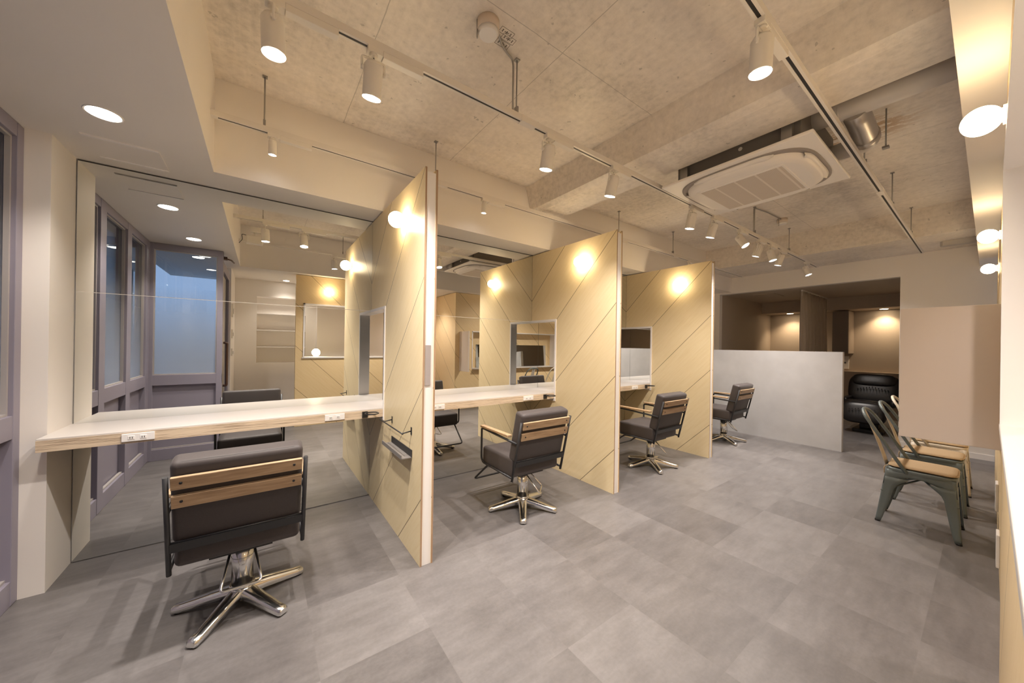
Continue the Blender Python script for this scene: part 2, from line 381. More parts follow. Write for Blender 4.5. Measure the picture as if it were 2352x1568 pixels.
# shampoo room behind the far wall
struct(box(XE+.1, 9.3, .1, 2.95, 2.15, 2.25).build('trim_6', TAUPE), 'taupe ceiling of the dim shampoo room', 'ceiling')
struct(box(XE+.1, 9.3, 2.80, 2.95, 0, 2.15).build('wall_shampoo_left', TAUPE))
struct(box(XE+.1, 9.3, .1, .25, 0, 2.15).build('wall_shampoo_right', TAUPE))
struct(box(8.96, 9.3, .25, 2.80, 0, 2.15).build('wall_shampoo_back', TAUPE))
struct(box(8.45, 8.96, .25, 2.80, 1.93, 2.15).build('trim_7', TAUPE), 'taupe bulkhead at the back of the shampoo room', 'bulkhead')
b = MB(); b.box(8.86, 8.96, .25, 2.80, 0, .79); b.box(8.84, 8.96, .25, 2.80, .79, .812)
struct(b.build('trim_8', simple('wainscot_taupe', (.40, .33, .27), .5)), 'low taupe ledge along the shampoo room back wall', 'ledge')
# low concrete wall between the salon and the shampoo room
b = MB(); b.box(5.556, 5.625, 1.017, YM+.01, 0, 1.178)
struct(b.build('wall_low', SCREED), 'waist-high grey skim-coated wall beside the shampoo room opening', 'wall')
# reception zone behind the camera (seen in the mirrors)
b = MB(); yb = -1.0
b.box(-.40, -.06, yb-.25, yb, 0, ZS); b.box(.60, .75, yb-.25, yb, 0, ZS); b.box(-.06, .60, yb-.25, yb, 0, .866); b.box(-.06, .60, yb-.25, yb, 1.91, ZS); b.box(-.06, .60, yb-.27, yb-.19, .866, 1.91)
b.box(.75, 2.2, yb-.25, yb+.18, 0, ZS)
struct(b.build('wall_reception', WHITE))
for k, z in enumerate((1.118, 1.384, 1.651)):
    tag(box(-.058, .598, yb-.188, yb-.004, z-.012, z+.004, .002).build('niche_shelf', FRAMEW), ('lowest', 'middle', 'topmost')[k]+' of three white shelves in the wall niche seen in the near mirror', 'shelf', 'white shelves in the reception niche')
struct(box(2.2, 2.8965, yb-.25, yb, 0, ZS).build('wall_passage', WHITE))
b = MB(); b.box(-.40, -.33, -1.25, -.16, 0, ZS)
struct(b.build('wall_entrance', WHITE))

# window wall on the left ------------------------------------------------
def window_frame(nm, along, a0, a1, mull, face, depth, other):
    """frame of a window wall running along x or y; face = inner face coordinate, depth sign outward"""
    root = bpy.data.objects.new(nm, None); COL.objects.link(root); root['kind'] = 'structure'
    def B(b, p0, p1, z0, z1, d0=0, d1=1, bev=.002, lift=0):
        d0 = d0 - lift; d1 = d1 + lift
        q = sorted((face + depth*d0, face + depth*d1))
        if along == 'y': b.box(q[0], q[1], p0, p1, z0, z1, bev)
        else: b.box(p0, p1, q[0], q[1], z0, z1, bev)
    f = MB(); B(f, a0, a1, 0, .112); B(f, a0, a1, .748, .852); B(f, a0, a1, 2.10, ZS-.002)
    for (m0, m1) in mull: B(f, m0, m1, .002, ZS-.004, lift=.03)
    f.build('frame', PURPLE, root)
    edges = sorted([m for q in mull for m in q])
    cells = [(edges[i], edges[i+1]) for i in range(1, len(edges)-1, 2)]
    for (c0, c1) in cells:
        p = MB(); B(p, c0-.01, c1+.01, .10, .76, .55, .75, 0); p.build('lower_panel', PURPLE, root)
        g = MB(); B(g, c0-.01, c1+.01, .84, 2.11, .45, .52, 0); g.build('pane', GLASS, root)
        d = MB()
        for (q0, q1, z0, z1) in ((c0, c1, .852, .862), (c0, c1, 2.09, 2.10), (c0, c0+.01, .862, 2.09), (c1-.01, c1, .862, 2.09), (c0, c1, .112, .124)): B(d, q0, q1, z0, z1, .2, .44, 0)
        d.build('glazing_bead', simple('pale_bead', (.42, .39, .38), .4), root)
    return root
w1 = window_frame('window_1', 'y', .90, 2.607, ((.90, 1.02), (1.49, 1.60), (2.08, 2.19), (2.555, 2.607)), -.893, -.07, None)
w1['label'] = 'mauve grey framed street window wall beside the white pilaster'; w1['category'] = 'window'
w2 = window_frame('window_2', 'x', -.963, -.338, ((-.963, -.865), (-.385, -.338)), .905, -.05, None)
w2['label'] = 'mauve grey framed glass screen of the entrance seen in the near mirror'; w2['category'] = 'window'
dr = bpy.data.objects.new('door_1', None); COL.objects.link(dr); struct(dr, 'mauve grey glazed entrance door seen edge-on in the near mirror', 'door')
b = MB(); b.box(-.385, -.345, .77, .855, .01, 2.08); b.box(-.385, -.345, -.12, -.03, .01, 2.08); b.box(-.385, -.345, -.03, .77, .01, .18); b.box(-.385, -.345, -.03, .77, 1.98, 2.08); b.build('door_frame', PURPLE, dr)
box(-.37, -.36, -.03, .77, .18, 1.98).build('pane', CLEAR, dr)
MB().tube(rounded([(-.343, .70, .70), (-.31, .70, .70), (-.31, .70, 1.18), (-.343, .70, 1.18)], .02), .013).build('door_handle', BROWN, dr)
b = MB(); b.box(-.345, -.31, .78, .84, 2.09, 2.12); b.tube([(-.325, .81, 2.105), (-.28, .77, 2.10), (-.26, .68, 2.09)], .008); b.build('door_closer', BROWN, dr)
# street outside
struct(box(-9, -1.0, -6, 9, -.14, -.06).build('ground', ASPHALT))
nb = thing('neighbour_building', 'grey blue building across the street seen through the window glass', 'building', (-4.6, 2.0, -.06))
box(-.6, .6, -5, 5, 0, 3.2).build('wall', NEIGHB, nb); b = MB(); b.prism([(-.9, 3.2), (1.1, 3.2), (.0, 4.0)], 'y', -5.2, 5.2); b.build('roof', simple('brown_eaves', (.17, .13, .11), .7), nb)

# soffit access hatch
b = MB(); b.box(-.70, -.435, 2.50, 2.765, ZS-.004, ZS+.002); hp = tag(b.build('access_panel', WHITE), 'square white access hatch in the lowered ceiling near the window', 'hatch')
for y0 in (2.503, 2.75): box(-.697, -.438, y0, y0+.012, ZS-.007, ZS-.003).build('edge_strip', FRAMEW, hp)

# ------------------------------------------------------------------ mirrors
edges = (-.808, .80, 2.434, 4.068, 5.55)
MN = ('big wall mirror in the first bay beside the window', 'big wall mirror between the first and second plywood partitions', 'big wall mirror between the second and third plywood partitions', 'big wall mirror beyond the third plywood partition')
for k in range(4):
    m = thing('wall_mirror', MN[k], 'mirror', ((edges[k]+edges[k+1])/2, YM, 0), 0, 'frameless styling mirrors')
    h = (edges[k+1]-edges[k])/2 - .0015
    box(-h, h, 0, .008, 1.4555, 2.156).build('upper_pane', MIRROR, m)
    box(-h, h, 0, .008, .004, 1.4525).build('lower_pane', MIRROR, m)
    box(-h, h, .0006, .007, 1.4524, 1.4556).build('seam_strip', RAILW, m)
    box(-h, h, .002, .010, 2.156, 2.163).build('top_channel', DARKGAP, m)

# ------------------------------------------------------------------ counter
ct = thing('styling_counter', 'long white-topped plywood counter running along the mirrors through the partitions', 'counter', (-.812, 2.501, .686))
box(0, 6.33, .002, YM-2.501-.001, .052, .060, .001).build('laminate_top', WHITE2, ct)
box(0, 6.33, 0, YM-2.501-.001, 0, .052).build('plywood_board', PLY, ct)

# ------------------------------------------------------------------ partitions
notch = [(YE, 0), (YM-.001, 0), (YM-.001, .662), (2.487, .662), (2.487, 1.4635), (YM-.001, 1.4635), (YM-.001, ZP), (YE, ZP)]
core = [(YE+.005, 0), (YM-.001, 0), (YM-.001, .662), (2.487, .662), (2.487, 1.4635), (YM-.001, 1.4635), (YM-.001, ZP-.02), (YE+.005, ZP-.02)]
PL = ('nearest birch plywood partition with towel bar and black tray', 'middle birch plywood partition between the second and third stations', 'farthest birch plywood partition beside the low grey wall')
for k, x in enumerate(PX):
    p = thing('plywood_partition', PL[k], 'partition', (x, YE, 0), 0, 'birch plywood station partitions')
    sh = lambda poly: [(a-YE, z) for a, z in poly]
    for x0 in (0, PW-.010):
        b = MB(); b.prism(sh(notch), 'x', x0, x0+.010); o = b.build('plywood_sheet', [BIRCH_Y, SHEETEDGE], p)
        for f in o.data.polygons:
            if abs(f.normal.x) < .5: f.material_index = 1
    MB().prism(sh(core), 'x', .010, PW-.010).build('white_core', FRAMEW, p)
    fr = MB(); t = .020; a, e = 2.487-YE, YM-.001-YE
    fr.box(-.006, PW+.006, a, a+t, .662, 1.4635, .001); fr.box(-.006, PW+.006, a+t, e, 1.4635-t, 1.4635, .001); fr.box(-.006, PW+.006, a+t, e, .662, .662+t, .001)
    fr.build('opening_frame', FRAMEW, p)
    if k == 0: box(.014, PW-.026, .002, .02, .975, 1.195, .001).build('hollow_shade', simple('hollow_shade_grey', (.38, .34, .33), .5), p)  # grey plate painted for the shade inside a hollow in the core

# ------------------------------------------------------------------ globe lamps
def globe(name, label, loc, axis, group):
    """wall globe; axis = outward unit vector from the wall, loc = point on the wall"""
    g = thing(name, label, 'lamp', loc, 0, group); a = Vector(axis)
    MB().cyl((0, 0, 0), a*.010, .030, .030, 24).cyl(a*.010, a*.018, .022, .022, 24).build('lamp_base', PLASTW, g)
    rr = .047 if axis[0] else .044; MB().sphere(a*(rr+.008), rr, u=32, v=20).build('globe', GLOBE, g)
    return g
GG = 'opal globe wall lamps on the plywood partitions'
globe('globe_wall_lamp', 'glowing globe lamp on the nearest partition, above the black tray', (PX[0], 2.10, 1.945), (-1, 0, 0), GG)
globe('globe_wall_lamp', 'glowing globe lamp on the middle partition, above the second chair', (PX[1], 2.15, 1.95), (-1, 0, 0), GG)
globe('globe_wall_lamp', 'glowing globe lamp on the farthest partition, above the third chair', (PX[2], 2.14, 1.94), (-1, 0, 0), GG)

# ------------------------------------------------------------------ plywood wall with the reception hatch (right edge of the photo, seen in the mirror)
Y1 = -.029
def hatch_wall(nm, x0, x1, y, ox0, ox1, oz0, oz1, thick, label):
    b = MB(); b.box(x0, ox0, y-thick, y, 0, ZS-.006); b.box(ox1, x1, y-thick, y, 0, ZS-.006); b.box(ox0, ox1, y-thick, y, 0, oz0); b.box(ox0, ox1, y-thick, y, oz1, ZS-.006)
    o = struct(b.build(nm, BIRCH_X), label, 'wall'); return o
hatch_wall('wall_right', .394, 2.14, Y1, .487, 1.80, .965, 1.76, .09, 'plywood clad reception wall with a white framed hatch')
b = MB(); t = .018; y0, y1 = Y1-.11, Y1+.010
b.box(.487, .487+t, y0, y1, .985, 1.76); b.box(1.80-t, 1.80, y0, y1, .985, 1.76); b.box(.487, 1.80, y0, y1, 1.76-t, 1.76)
struct(b.build('trim_9', FRAMEW), 'white frame of the reception hatch at the right edge', 'frame')
tag(box(.472, 1.815, Y1-.32, Y1+.011, .966, .985, .002).build('hatch_ledge', WHITE2), 'bright white ledge of the reception hatch at the right edge', 'ledge')
gl = thing('table_lamp', 'glowing globe table lamp standing on the reception hatch ledge seen in the mirror', 'lamp', (.665, Y1-.12, .985))
MB().cyl((0, 0, 0), (0, 0, .012), .034, .034, 24).build('lamp_base', STEEL, gl); MB().sphere((0, 0, .064), .056).build('globe', GLOBE, gl)
WG = 'opal globe wall lamps on the plywood wall'
YB = -.039
globe('globe_wall_lamp', 'globe lamp over the reception hatch, seen in the near mirror', (.81, Y1, 1.95), (0, 1, 0), WG)
globe('globe_wall_lamp', 'largest and nearest of the globe lamps along the right edge', (1.90, Y1, 1.955), (0, 1, 0), WG)
globe('globe_wall_lamp', 'middle one of the globe lamps along the right edge', (3.84, YB, 1.957), (0, 1, 0), WG)
globe('globe_wall_lamp', 'farthest of the globe lamps along the right edge', (5.34, YB, 1.957), (0, 1, 0), WG)
# makeup corner: plywood box with a mirror niche
BIRCH_BOX = BIRCH_X
b = MB(); X0, X1 = 2.8965, 6.0; n0, n1, z0, z1 = 3.25, 5.45, .735, 1.46
b.box(X0, n0, -1.0, YB, 0, ZS-.006); b.box(n1, X1, -1.0, YB, 0, ZS-.006); b.box(n0, n1, -1.0, YB, 0, z0); b.box(n0, n1, -1.0, YB, z1, ZS-.006); b.box(n0, n1, -1.0, YB-.22, z0, z1)
o = struct(b.build('wall_right_far', [BIRCH_X, birch('birch_plywood_lit_side', 'y', 1.0, tint=(1.1, 1.05, 1.0))]), 'plywood clad makeup wall behind the metal chairs', 'wall')  # end face tinted paler to carry the passage light falling on it
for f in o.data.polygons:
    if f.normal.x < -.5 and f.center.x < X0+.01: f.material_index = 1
b = MB(); t = .016
b.box(n0, n1, YB-.22, YB+.008, z1-t, z1); b.box(n0, n0+t, YB-.22, YB+.008, z0, z1); b.box(n1-t, n1, YB-.22, YB+.008, z0, z1)
struct(b.build('trim_10', FRAMEW), 'white frame of the makeup niche seen in the far mirror', 'frame')
tag(box(n0+t, n1-t, YB-.215, YB+.10, z0+.0005, z0+.013, .002).build('makeup_ledge', WHITE2), 'white ledge in front of the makeup niche behind the metal chairs', 'ledge')
b = MB(); b.box(-.92, .92, -.004, .004, 0, .64); b.build('makeup_mirror', MIRROR, None, (4.38, YB-.20, z0+.012)); mm = bpy.data.objects['makeup_mirror']; mm.rotation_euler = (math.radians(3), 0, 0)
tag(mm, 'wide mirror in the makeup niche reflected in the far mirror', 'mirror')
tag(box(2.985, 3.01, YB+.001, .305, .712, 1.442, .002).build('divider_panel', BEIGE), 'plain pale divider panel sticking out beyond the first metal chair', 'panel')
for k, (x, z) in enumerate(((3.15, .17), (3.75, .30))):
    o = thing('wall_outlet', ('lower', 'upper')[k]+' of two white outlet plates seen edge-on at the foot of the plywood wall', 'outlet', (x, YB, z))
    box(-.055, .055, 0, .012, -.085, .085, .003).build('plate', PLASTW, o)

# ------------------------------------------------------------------ salon chairs
def make_salon_chair(loc, label, group):
    c = thing('salon_chair', label, 'chair', loc, 0, group)
    back0, back1 = Vector((0, -.168, .295)), Vector((0, -.262, .700))       # line of the rear posts
    def on(z): t = (z-back0.z)/(back1.z-back0.z); return back0.y + t*(back1.y-back0.y)
    tilt = math.atan2(back0.y-back1.y, back1.z-back0.z)
    # base: five polished legs
    for k in range(5):
        a = PI/2 + k*2*PI/5; d = Vector((math.cos(a), math.sin(a), 0)); p = Vector((-math.sin(a), math.cos(a), 0))
        rows = []
        for r, zt, w, h in ((.03, .080, .031, .047), (.09, .068, .029, .038), (.17, .050, .026, .032), (.225, .038, .024, .028), (.250, .035, .023, .027), (.258, .028, .016, .020)):
            ce = d*r
            rows.append([ce - p*w*.9 + Vector((0, 0, zt-h)), ce - p*w + Vector((0, 0, zt-.012)), ce - p*w*.62 + Vector((0, 0, zt)), ce + p*w*.62 + Vector((0, 0, zt)), ce + p*w + Vector((0, 0, zt-.012)), ce + p*w*.9 + Vector((0, 0, zt-h)), ce - p*w*.9 + Vector((0, 0, zt-h))])
        b = MB(); b.grid(rows); b.bm.faces.new([b.bm.verts[i] for i in ()] or [b.bm.verts.new(v) for v in rows[-1][:6]]); lg = b.build('base_leg', CHROME, c)
        MB().cyl(d*.238 + Vector((0, 0, 0)), d*.238 + Vector((0, 0, .010)), .014, .014, 14).build('foot_pad', BLACKP, lg)
    MB().cyl((0, 0, .035), (0, 0, .082), .055, .048, 28).cyl((0, 0, .082), (0, 0, .092), .049, .047, 28).build('base_hub', CHROME, c)
    MB().cyl((0, 0, .09), (0, 0, .285), .041, .041, 28).cyl((0, 0, .215), (0, 0, .219), .0425, .0425, 28).build('column', CHROME, c)
    b = MB(); b.tube(rounded([(.040, -.025, .272), (.072, -.135, .145), (-.072, -.135, .145), (-.040, -.025, .272)], .02), .0055); b.cyl((-.06, -.02, .272), (.06, -.02, .272), .007); b.build('pump_lever', CHROME, c)
    box(-.11, .11, -.10, .10, .278, .300).build('seat_plate', BLACK, c)
    # upholstery
    box(-.212, .212, -.155, .235, .302, .436, .024, 4).build('seat_cushion', VINYL, c, smooth=True)
    R = Matrix.Rotation(tilt, 4, 'X')
    bc = MB(); bc.box(-.212, .212, 0, .088, -.165, .180, .022, 4, rot=Matrix.Translation((0, on(.572)+.008, .572)) @ R); bk = bc.build('back_cushion', VINYL, c, smooth=True)
    q = []
    for (x, z) in rounded([(0, .180-.004, 0), (.208, .176, 0), (.208, -.160, 0), (-.208, -.160, 0), (-.208, .176, 0), (0, .176, 0)], .03, 4)[:-1] and [(v.x, v.y) for v in rounded([(0, .176, 0), (.207, .176, 0), (.207, -.160, 0), (-.207, -.160, 0), (-.207, .176, 0), (0, .176, 0)], .03, 4)[:-1]]:
        q.append((Matrix.Translation((0, on(.572)+.008, .572)) @ R) @ Vector((x, .014, z)))
    MB().tube(q, .0028, 6, True).build('piping', simple('dark_piping', (.03, .025, .025), .6) if 'dark_piping' not in bpy.data.materials else bpy.data.materials['dark_piping'], bk)
    q = [v for v in rounded([(0, -.150, .424), (.206, -.150, .424), (.206, .229, .424), (-.206, .229, .424), (-.206, -.150, .424), (0, -.150, .424)], .03, 4)[:-1]]
    # black steel side frames: post, seat rail, front riser and arm in one tube
    for s in (-1, 1):
        X = s*.221
        b = MB(); b.tube([(X, on(.292), .292), (X, on(.70), .70)], .0085, 12)
        b.tube(rounded([(X, on(.312), .312), (X, .205, .318), (X, .228, .345), (X, .228, .568), (X, .200, .572), (X, on(.552)+.01, .552)], .03), .0078, 10)
        b.build('side_frame', BLACK, c)
        am = box(X-.019, X+.019, -.135, .222, .580, .597, .004).build('armrest', OAK, c)
    b = MB(); b.box(-.216, .216, -.006, .002, -.018, .018, 0, rot=Matrix.Translation((0, on(.408)-.002, .408)) @ R); b.tube([(-.216, on(.428), .428), (.216, on(.428), .428)], .004, 8); b.build('lower_crossbar', BLACK, c)
    for zc in (.674, .600):
        b = MB(); b.box(-.207, .207, -.011, .003, -.0255, .0255, .0025, rot=Matrix.Translation((0, on(zc)-.002, zc)) @ R); sl = b.build('back_slat', OAK, c)
        for s in (-1, 1):
            P0 = Vector((s*.178, on(zc)-.012, zc)); MB().cyl(P0, P0 + Vector((0, -.004, -.001)), .0055, .0045, 10).build('bolt', BLACKP, sl)
    b = MB(); b.tube(rounded([(-.195, .10, .305), (-.195, .175, .300), (-.195, .375, .135), (.195, .375, .135), (.195, .175, .300), (.195, .10, .305)], .03), .0075, 10); b.build('footrest', BLACK, c)
    return c
SG = 'brown-grey styling chairs with oak slats'
ch = make_salon_chair((-.056, 2.018, 0), 'nearest styling chair, facing the first mirror, its slatted back fully in view', SG)
CH = []
CH.append(dup(ch, (1.585, 2.028, 0), 'second styling chair, between the nearest and middle partitions', 0))
CH.append(dup(ch, (3.225, 2.018, 0), 'third styling chair, between the middle and farthest partitions', 0))
CH.append(dup(ch, (4.905, 2.030, 0), 'farthest styling chair, beside the low grey wall', 0))
for c in CH:
    for o in c.children:
        if o.name.startswith('pump_lever'): o.rotation_euler.z = .75

# ------------------------------------------------------------------ counter fittings
def outlet(x, label):
    o = thing('power_outlet', label, 'outlet', (x, 2.501, .715), 0, 'white outlet strips on the counter edge')
    box(-.058, .058, -.008, 0, -.0195, .0195, .002).build('plate', PLASTW, o)
    for s in (-.024, .018):
        k = box(s-.012, s+.012, -.010, -.007, -.009, .009, .001).build('socket', PLASTW, o)
        for q in (-.004, .004): box(s+q-.0012, s+q+.0012, -.0108, -.0098, -.005, .004).build('slot', DARKGAP, k)
outlet(-.491, 'leftmost white outlet strip on the counter edge, near the window'); outlet(.395, 'white outlet strip on the counter edge left of the nearest partition')
outlet(1.11, 'white outlet strip on the counter edge just right of the nearest partition'); outlet(2.005, 'white outlet strip on the counter edge left of the middle partition')
outlet(3.64, 'white outlet strip on the counter edge left of the farthest partition')
def ring(x, label):
    o = thing('dryer_holder', label, 'holder', (x, 2.501, .714), 0, 'black ring dryer holders on the counter edge')
    box(-.024, .012, -.014, 0, -.022, .020, .002).build('clamp', BLACKP, o)
    b = MB(); b.tube([(.028+.042*math.cos(t), -.052+.042*math.sin(t), .012) for t in [2*PI*k/28 for k in range(28)]], .0042, 8, True); b.build('ring', BLACKP, o)
ring(.585, 'black ring holder on the counter beside the nearest partition'); ring(2.215, 'black ring holder on the counter beside the middle partition')
ring(3.875, 'black ring holder on the counter beside the farthest partition'); ring(5.40, 'black ring holder on the far counter end beside the low grey wall')
tb = thing('towel_bar', 'thin black towel bar on the nearest partition below the counter', 'towel bar', (PX[0], 2.12, .70))
for y in (1.943-2.12, 2.303-2.12): MB().box(-.003, 0, y-.008, y+.008, -.022, .022, .001).cyl((-.003, y, 0), (-.055, y, -.008), .0035, .0035, 10).build('bracket', BLACK, tb)
MB().cyl((-.055, -.19, -.008), (-.055, .27, -.008), .0038, .0038, 10).build('bar', BLACK, tb)
tr = thing('wall_tray', 'small black angled tray on the nearest partition under the towel bar', 'tray', (PX[0], 2.115, .57))
box(-.004, 0, -.188, .188, -.018, .024).build('back_plate', BLACK, tr)
MB().box(-.062, -.002, -.188, .188, -.020, -.016).box(-.064, -.060, -.188, .188, -.020, .004).build('tray_shelf', GREYP, tr)

# ------------------------------------------------------------------ lighting track
def rail(name, label, y, x0, x1, rods, gaps=()):
    t = thing(name, label, 'track', ((x0+x1)/2, y, 2.39), 0, 'white lighting tracks under the concrete ceiling'); L = (x1-x0)/2; cx = (x0+x1)/2
    b = MB(); b.box(-L, L, -.017, -.006, 0, .03); b.box(-L, L, .006, .017, 0, .03); b.box(-L, L, -.006, .006, .012, .03); b.box(-L, -L+.03, -.006, .006, 0, .012); b.box(L-.03, L, -.006, .006, 0, .012)
    b.build('rail', RAILW, t); box(-L+.03, L-.03, -.0058, .0058, .0015, .0125).build('slot', simple('track_slot', (.02, .018, .017), .5), t)
    for g in gaps: box(g-cx-.05, g-cx+.05, -.0185, .0185, -.003, .031, .001).build('connector', RAILW, t)
    for r in rods:
        zc = 2.405 if r > 5.6 else ZC
        MB().cyl((r-cx, 0, .03), (r-cx, 0, zc-2.39), .004, .004, 8).box(r-cx-.006, r-cx+.006, -.012, .012, .03, .065).box(r-cx-.012, r-cx+.012, -.012, .012, zc-2.39-.006, zc-2.39).build('hanger_rod', GALV, t)
rail('lighting_track', 'middle lighting track carrying the row of white spotlights', 1.476, XS, 6.50, (.0, 1.075, 3.1, 4.225, 5.3, 6.37), (1.15, 4.0))
rail('lighting_track', 'lighting track along the white box above the mirrors', 2.428, XS, 6.50, (.0, 1.035, 3.2, 4.32, 6.2), (1.08, 3.05, 4.4))
rail('lighting_track', 'lighting track on the right, next to the air conditioner', .495, XS, 6.50, (.9, 3.2, 4.30, 5.5, 6.45), (3.78,))

def spot(x, y, label, aim, yokea=0, driver=.17, group='white spotlights on the middle track', r=.036, ln=.128, lit=SPOT_W, small=False, ribbed=False, ang=112):
    """track spotlight: adapter and driver box in the rail, yoke, tilting cylinder head; aim = direction of the beam"""
    s = thing('track_spotlight', label, 'spotlight', (x, y, 2.39), 0, group); d = Vector(aim).normalized()
    b = MB(); b.box(-.025, .035, -.017, .017, -.022, .002, .002); b.cyl((0, 0, -.022), (0, 0, -.032), .016, .014, 16); b.build('adapter', LAMPW, s)
    if driver: box(.035, .035+driver, -.016, .016, -.026, .001, .002).build('driver_box', LAMPW, s)
    piv = Vector((0, 0, -.088)) if not small else Vector((0, 0, -.030))
    ax = Vector((math.cos(yokea), math.sin(yokea), 0))
    h = ax.cross(Vector((0, 0, 1)))
    dd = (d - ax*d.dot(ax)).normalized() if abs(d.dot(ax)) < .98 else d
    if not small:
        k = r + .008; b = MB()
        b.tube(rounded([piv - ax*k + Vector((0, 0, -.012)), piv - ax*k + Vector((0, 0, .044)), piv + ax*k + Vector((0, 0, .044)), piv + ax*k + Vector((0, 0, -.012))], .008, 3), .0048, 6)
        b.cyl(piv - ax*(k+.003), piv - ax*(k-.006), .008, .008, 12); b.cyl(piv + ax*(k-.006), piv + ax*(k+.003), .008, .008, 12); b.build('yoke', LAMPW, s)
    top = piv - dd*.028; bot = piv + dd*(ln-.028)
    if small: top = Vector((0, 0, -.030)); bot = top + dd*ln
    b = MB(); b.cyl(top, top + dd*.012, r*.80, r, 28); b.cyl(top + dd*.012, bot, r, r, 28, caps=False)
    b.cyl(bot, bot, r, r*.86, 28, caps=False); b.cyl(bot, bot - dd*.010, r*.86, r*.86, 28, caps=False)
    if ribbed:
        u = dd.cross(Vector((1, 0, 0))).normalized(); v = dd.cross(u)
        for q in range(14):
            t = 2*PI*q/14; e = u*math.cos(t) + v*math.sin(t); b.cyl(top + e*r*.98, bot + e*r*.98, .004, .004, 6)
    hd = b.build('lamp_head', LAMPW, s)
    MB().cyl(bot - dd*.010, bot - dd*.008, r*.86, r*.86, 28).build('lens', SPOTLENS, hd)
    if not small: b = MB(); b.tube([top + Vector((0, 0, .004)), (top+Vector((.006, 0, .018)) + Vector((0, 0, -.035)))/2 + Vector((0, .004, 0)), Vector((0, 0, -.034))], .002, 6); b.build('cord', BLACKP, s)
    if lit: lamp('spot_beam', 'SPOT', bot + dd*.004, lit, SPOT_COL, s, dd, .018, ang, 1.0)
    return s
spot(.02, 1.476, 'largest white spotlight at the top left, first on the middle track', (.04, .16, -1), PI/2)
spot(.355, 1.476, 'second white spotlight on the middle track, leaning left', (-.24, .24, -1), 0, lit=48)
spot(1.305, 1.476, 'third white spotlight on the middle track, hanging straight in front of the beam', (.02, .22, -1), 0, .15)
spot(1.88, 1.476, 'fourth white spotlight on the middle track, under the concrete beam, leaning left', (-.24, .28, -1), 0, .14, lit=48)
spot(2.915, 1.476, 'fifth white spotlight on the middle track, below the air conditioner corner', (.03, .20, -1), 0, .14, lit=34)
spot(3.30, 1.476, 'sixth white spotlight on the middle track, leaning left, right of the air conditioner corner', (-.16, .30, -1), 0, .14, lit=42)
spot(3.86, 1.476, 'seventh white spotlight on the middle track, leaning right', (.12, -.62, -1), 0, .14)
spot(4.36, 1.476, 'ribbed white flood spotlight in the cluster of the middle track', (.10, .35, -1), 0, .14, ribbed=True, lit=48)
spot(4.69, 1.476, 'white spotlight leaning right, just behind the ribbed one on the middle track', (.25, -.25, -1), 0, .14)
spot(5.02, 1.476, 'white spotlight leaning left, last of the cluster on the middle track', (-.15, .30, -1), 0, .14, lit=58)
spot(5.97, 1.476, 'farthest white spotlight, alone at the end of the middle track', (.42, -.35, -1), 0, .10)
RG = 'white spotlights on the right track'
spot(1.46, .495, 'big white spotlight on the right track at the top of the photo', (.01, .04, -1), 0, .19, RG, lit=45)
spot(.79, .495, 'white spotlight on the right track seen in the near mirror', (.10, .35, -1), PI/2, .17, RG)
WG2 = 'small cylinder spotlights on the track above the mirrors'
spot(.04, 2.428, 'small cylinder spotlight over the first mirror', (.0, .10, -1), 0, .16, WG2, .020, .085, 26, True, ang=80)
spot(1.46, 2.428, 'small cylinder spotlight over the second mirror', (.0, .10, -1), 0, .16, WG2, .020, .085, 26, True, ang=80)
spot(3.15, 2.428, 'small cylinder spotlight over the third mirror, hidden behind the middle partition', (.0, .10, -1), 0, .16, WG2, .020, .085, 26, True, ang=80)
spot(4.74, 2.428, 'small cylinder spotlight peeking above the farthest partition', (.0, .10, -1), 0, .16, WG2, .020, .085, 26, True, ang=80)
fl = thing('floodlight', 'boxy white floodlight with a black cord on a track seen in the near mirror', 'spotlight', (-.07, 1.10, 2.39))
box(-.03, .06, -.017, .017, -.02, .03).build('adapter', LAMPW, fl); MB().tube([(0, 0, -.02), (0, 0, -.06)], .007).build('stem', LAMPW, fl)
MB().box(-.075, .075, -.03, .03, -.15, -.06, .012, 3).build('lamp_head', LAMPW, fl); MB().tube(rounded([(-.06, .02, -.07), (-.11, .03, -.06), (-.10, .03, -.12), (-.13, .03, -.16)], .02), .003).build('cord', BLACKP, fl)

# recessed downlights
def down(x, y, z, label, mt, p, col, group, aim=(0, 0, -1), r=.052):
    o = thing('downlight', label, 'downlight', (x, y, z), 0, group)
    MB().cyl((0, 0, -.003), (0, 0, .0), r+.006, r+.008, 32, caps=False).cyl((0, 0, -.003), (0, 0, -.002), r+.006, r, 32, caps=False).build('rim', LAMPW, o)
    MB().cyl((0, 0, -.0025), (0, 0, -.0015), r, r, 32).build('lens', mt, o)
    if p: lamp('downlight_beam', 'SPOT', (0, 0, -.012), p, col, o, aim, .04, 115, .8)
DG = 'recessed downlights in the lowered white ceilings'
down(-.558, 2.236, ZS, 'round recessed downlight beside the access hatch at the upper left', DOWNLENS, 24, DOWN_COL, DG)
down(-.53, 1.29, ZS, 'round recessed downlight before the entrance screen, seen in the near mirror', DOWNLENS, 24, DOWN_COL, DG)
down(-.60, .35, ZS, 'round recessed downlight in the entrance lobby, reflected through the glass screen', DOWNLENS, 8, DOWN_COL, DG)
down(.31, -.78, ZS, 'small downlight in front of the reception niche seen in the near mirror', DOWNLENS, 12, DOWN_COL, DG, r=.04)
down(2.45, -.50, ZS, 'downlight in the passage between the plywood walls', DOWNLENS, 30, (1, .86, .78), DG, r=.04)
SD = 'warm downlights in the shampoo room bulkhead'
down(8.74, 2.40, 1.93, 'left warm downlight above the low grey wall in the shampoo room', WARMLENS, 16, (1, .74, .46), SD, (.12, 0, -1))
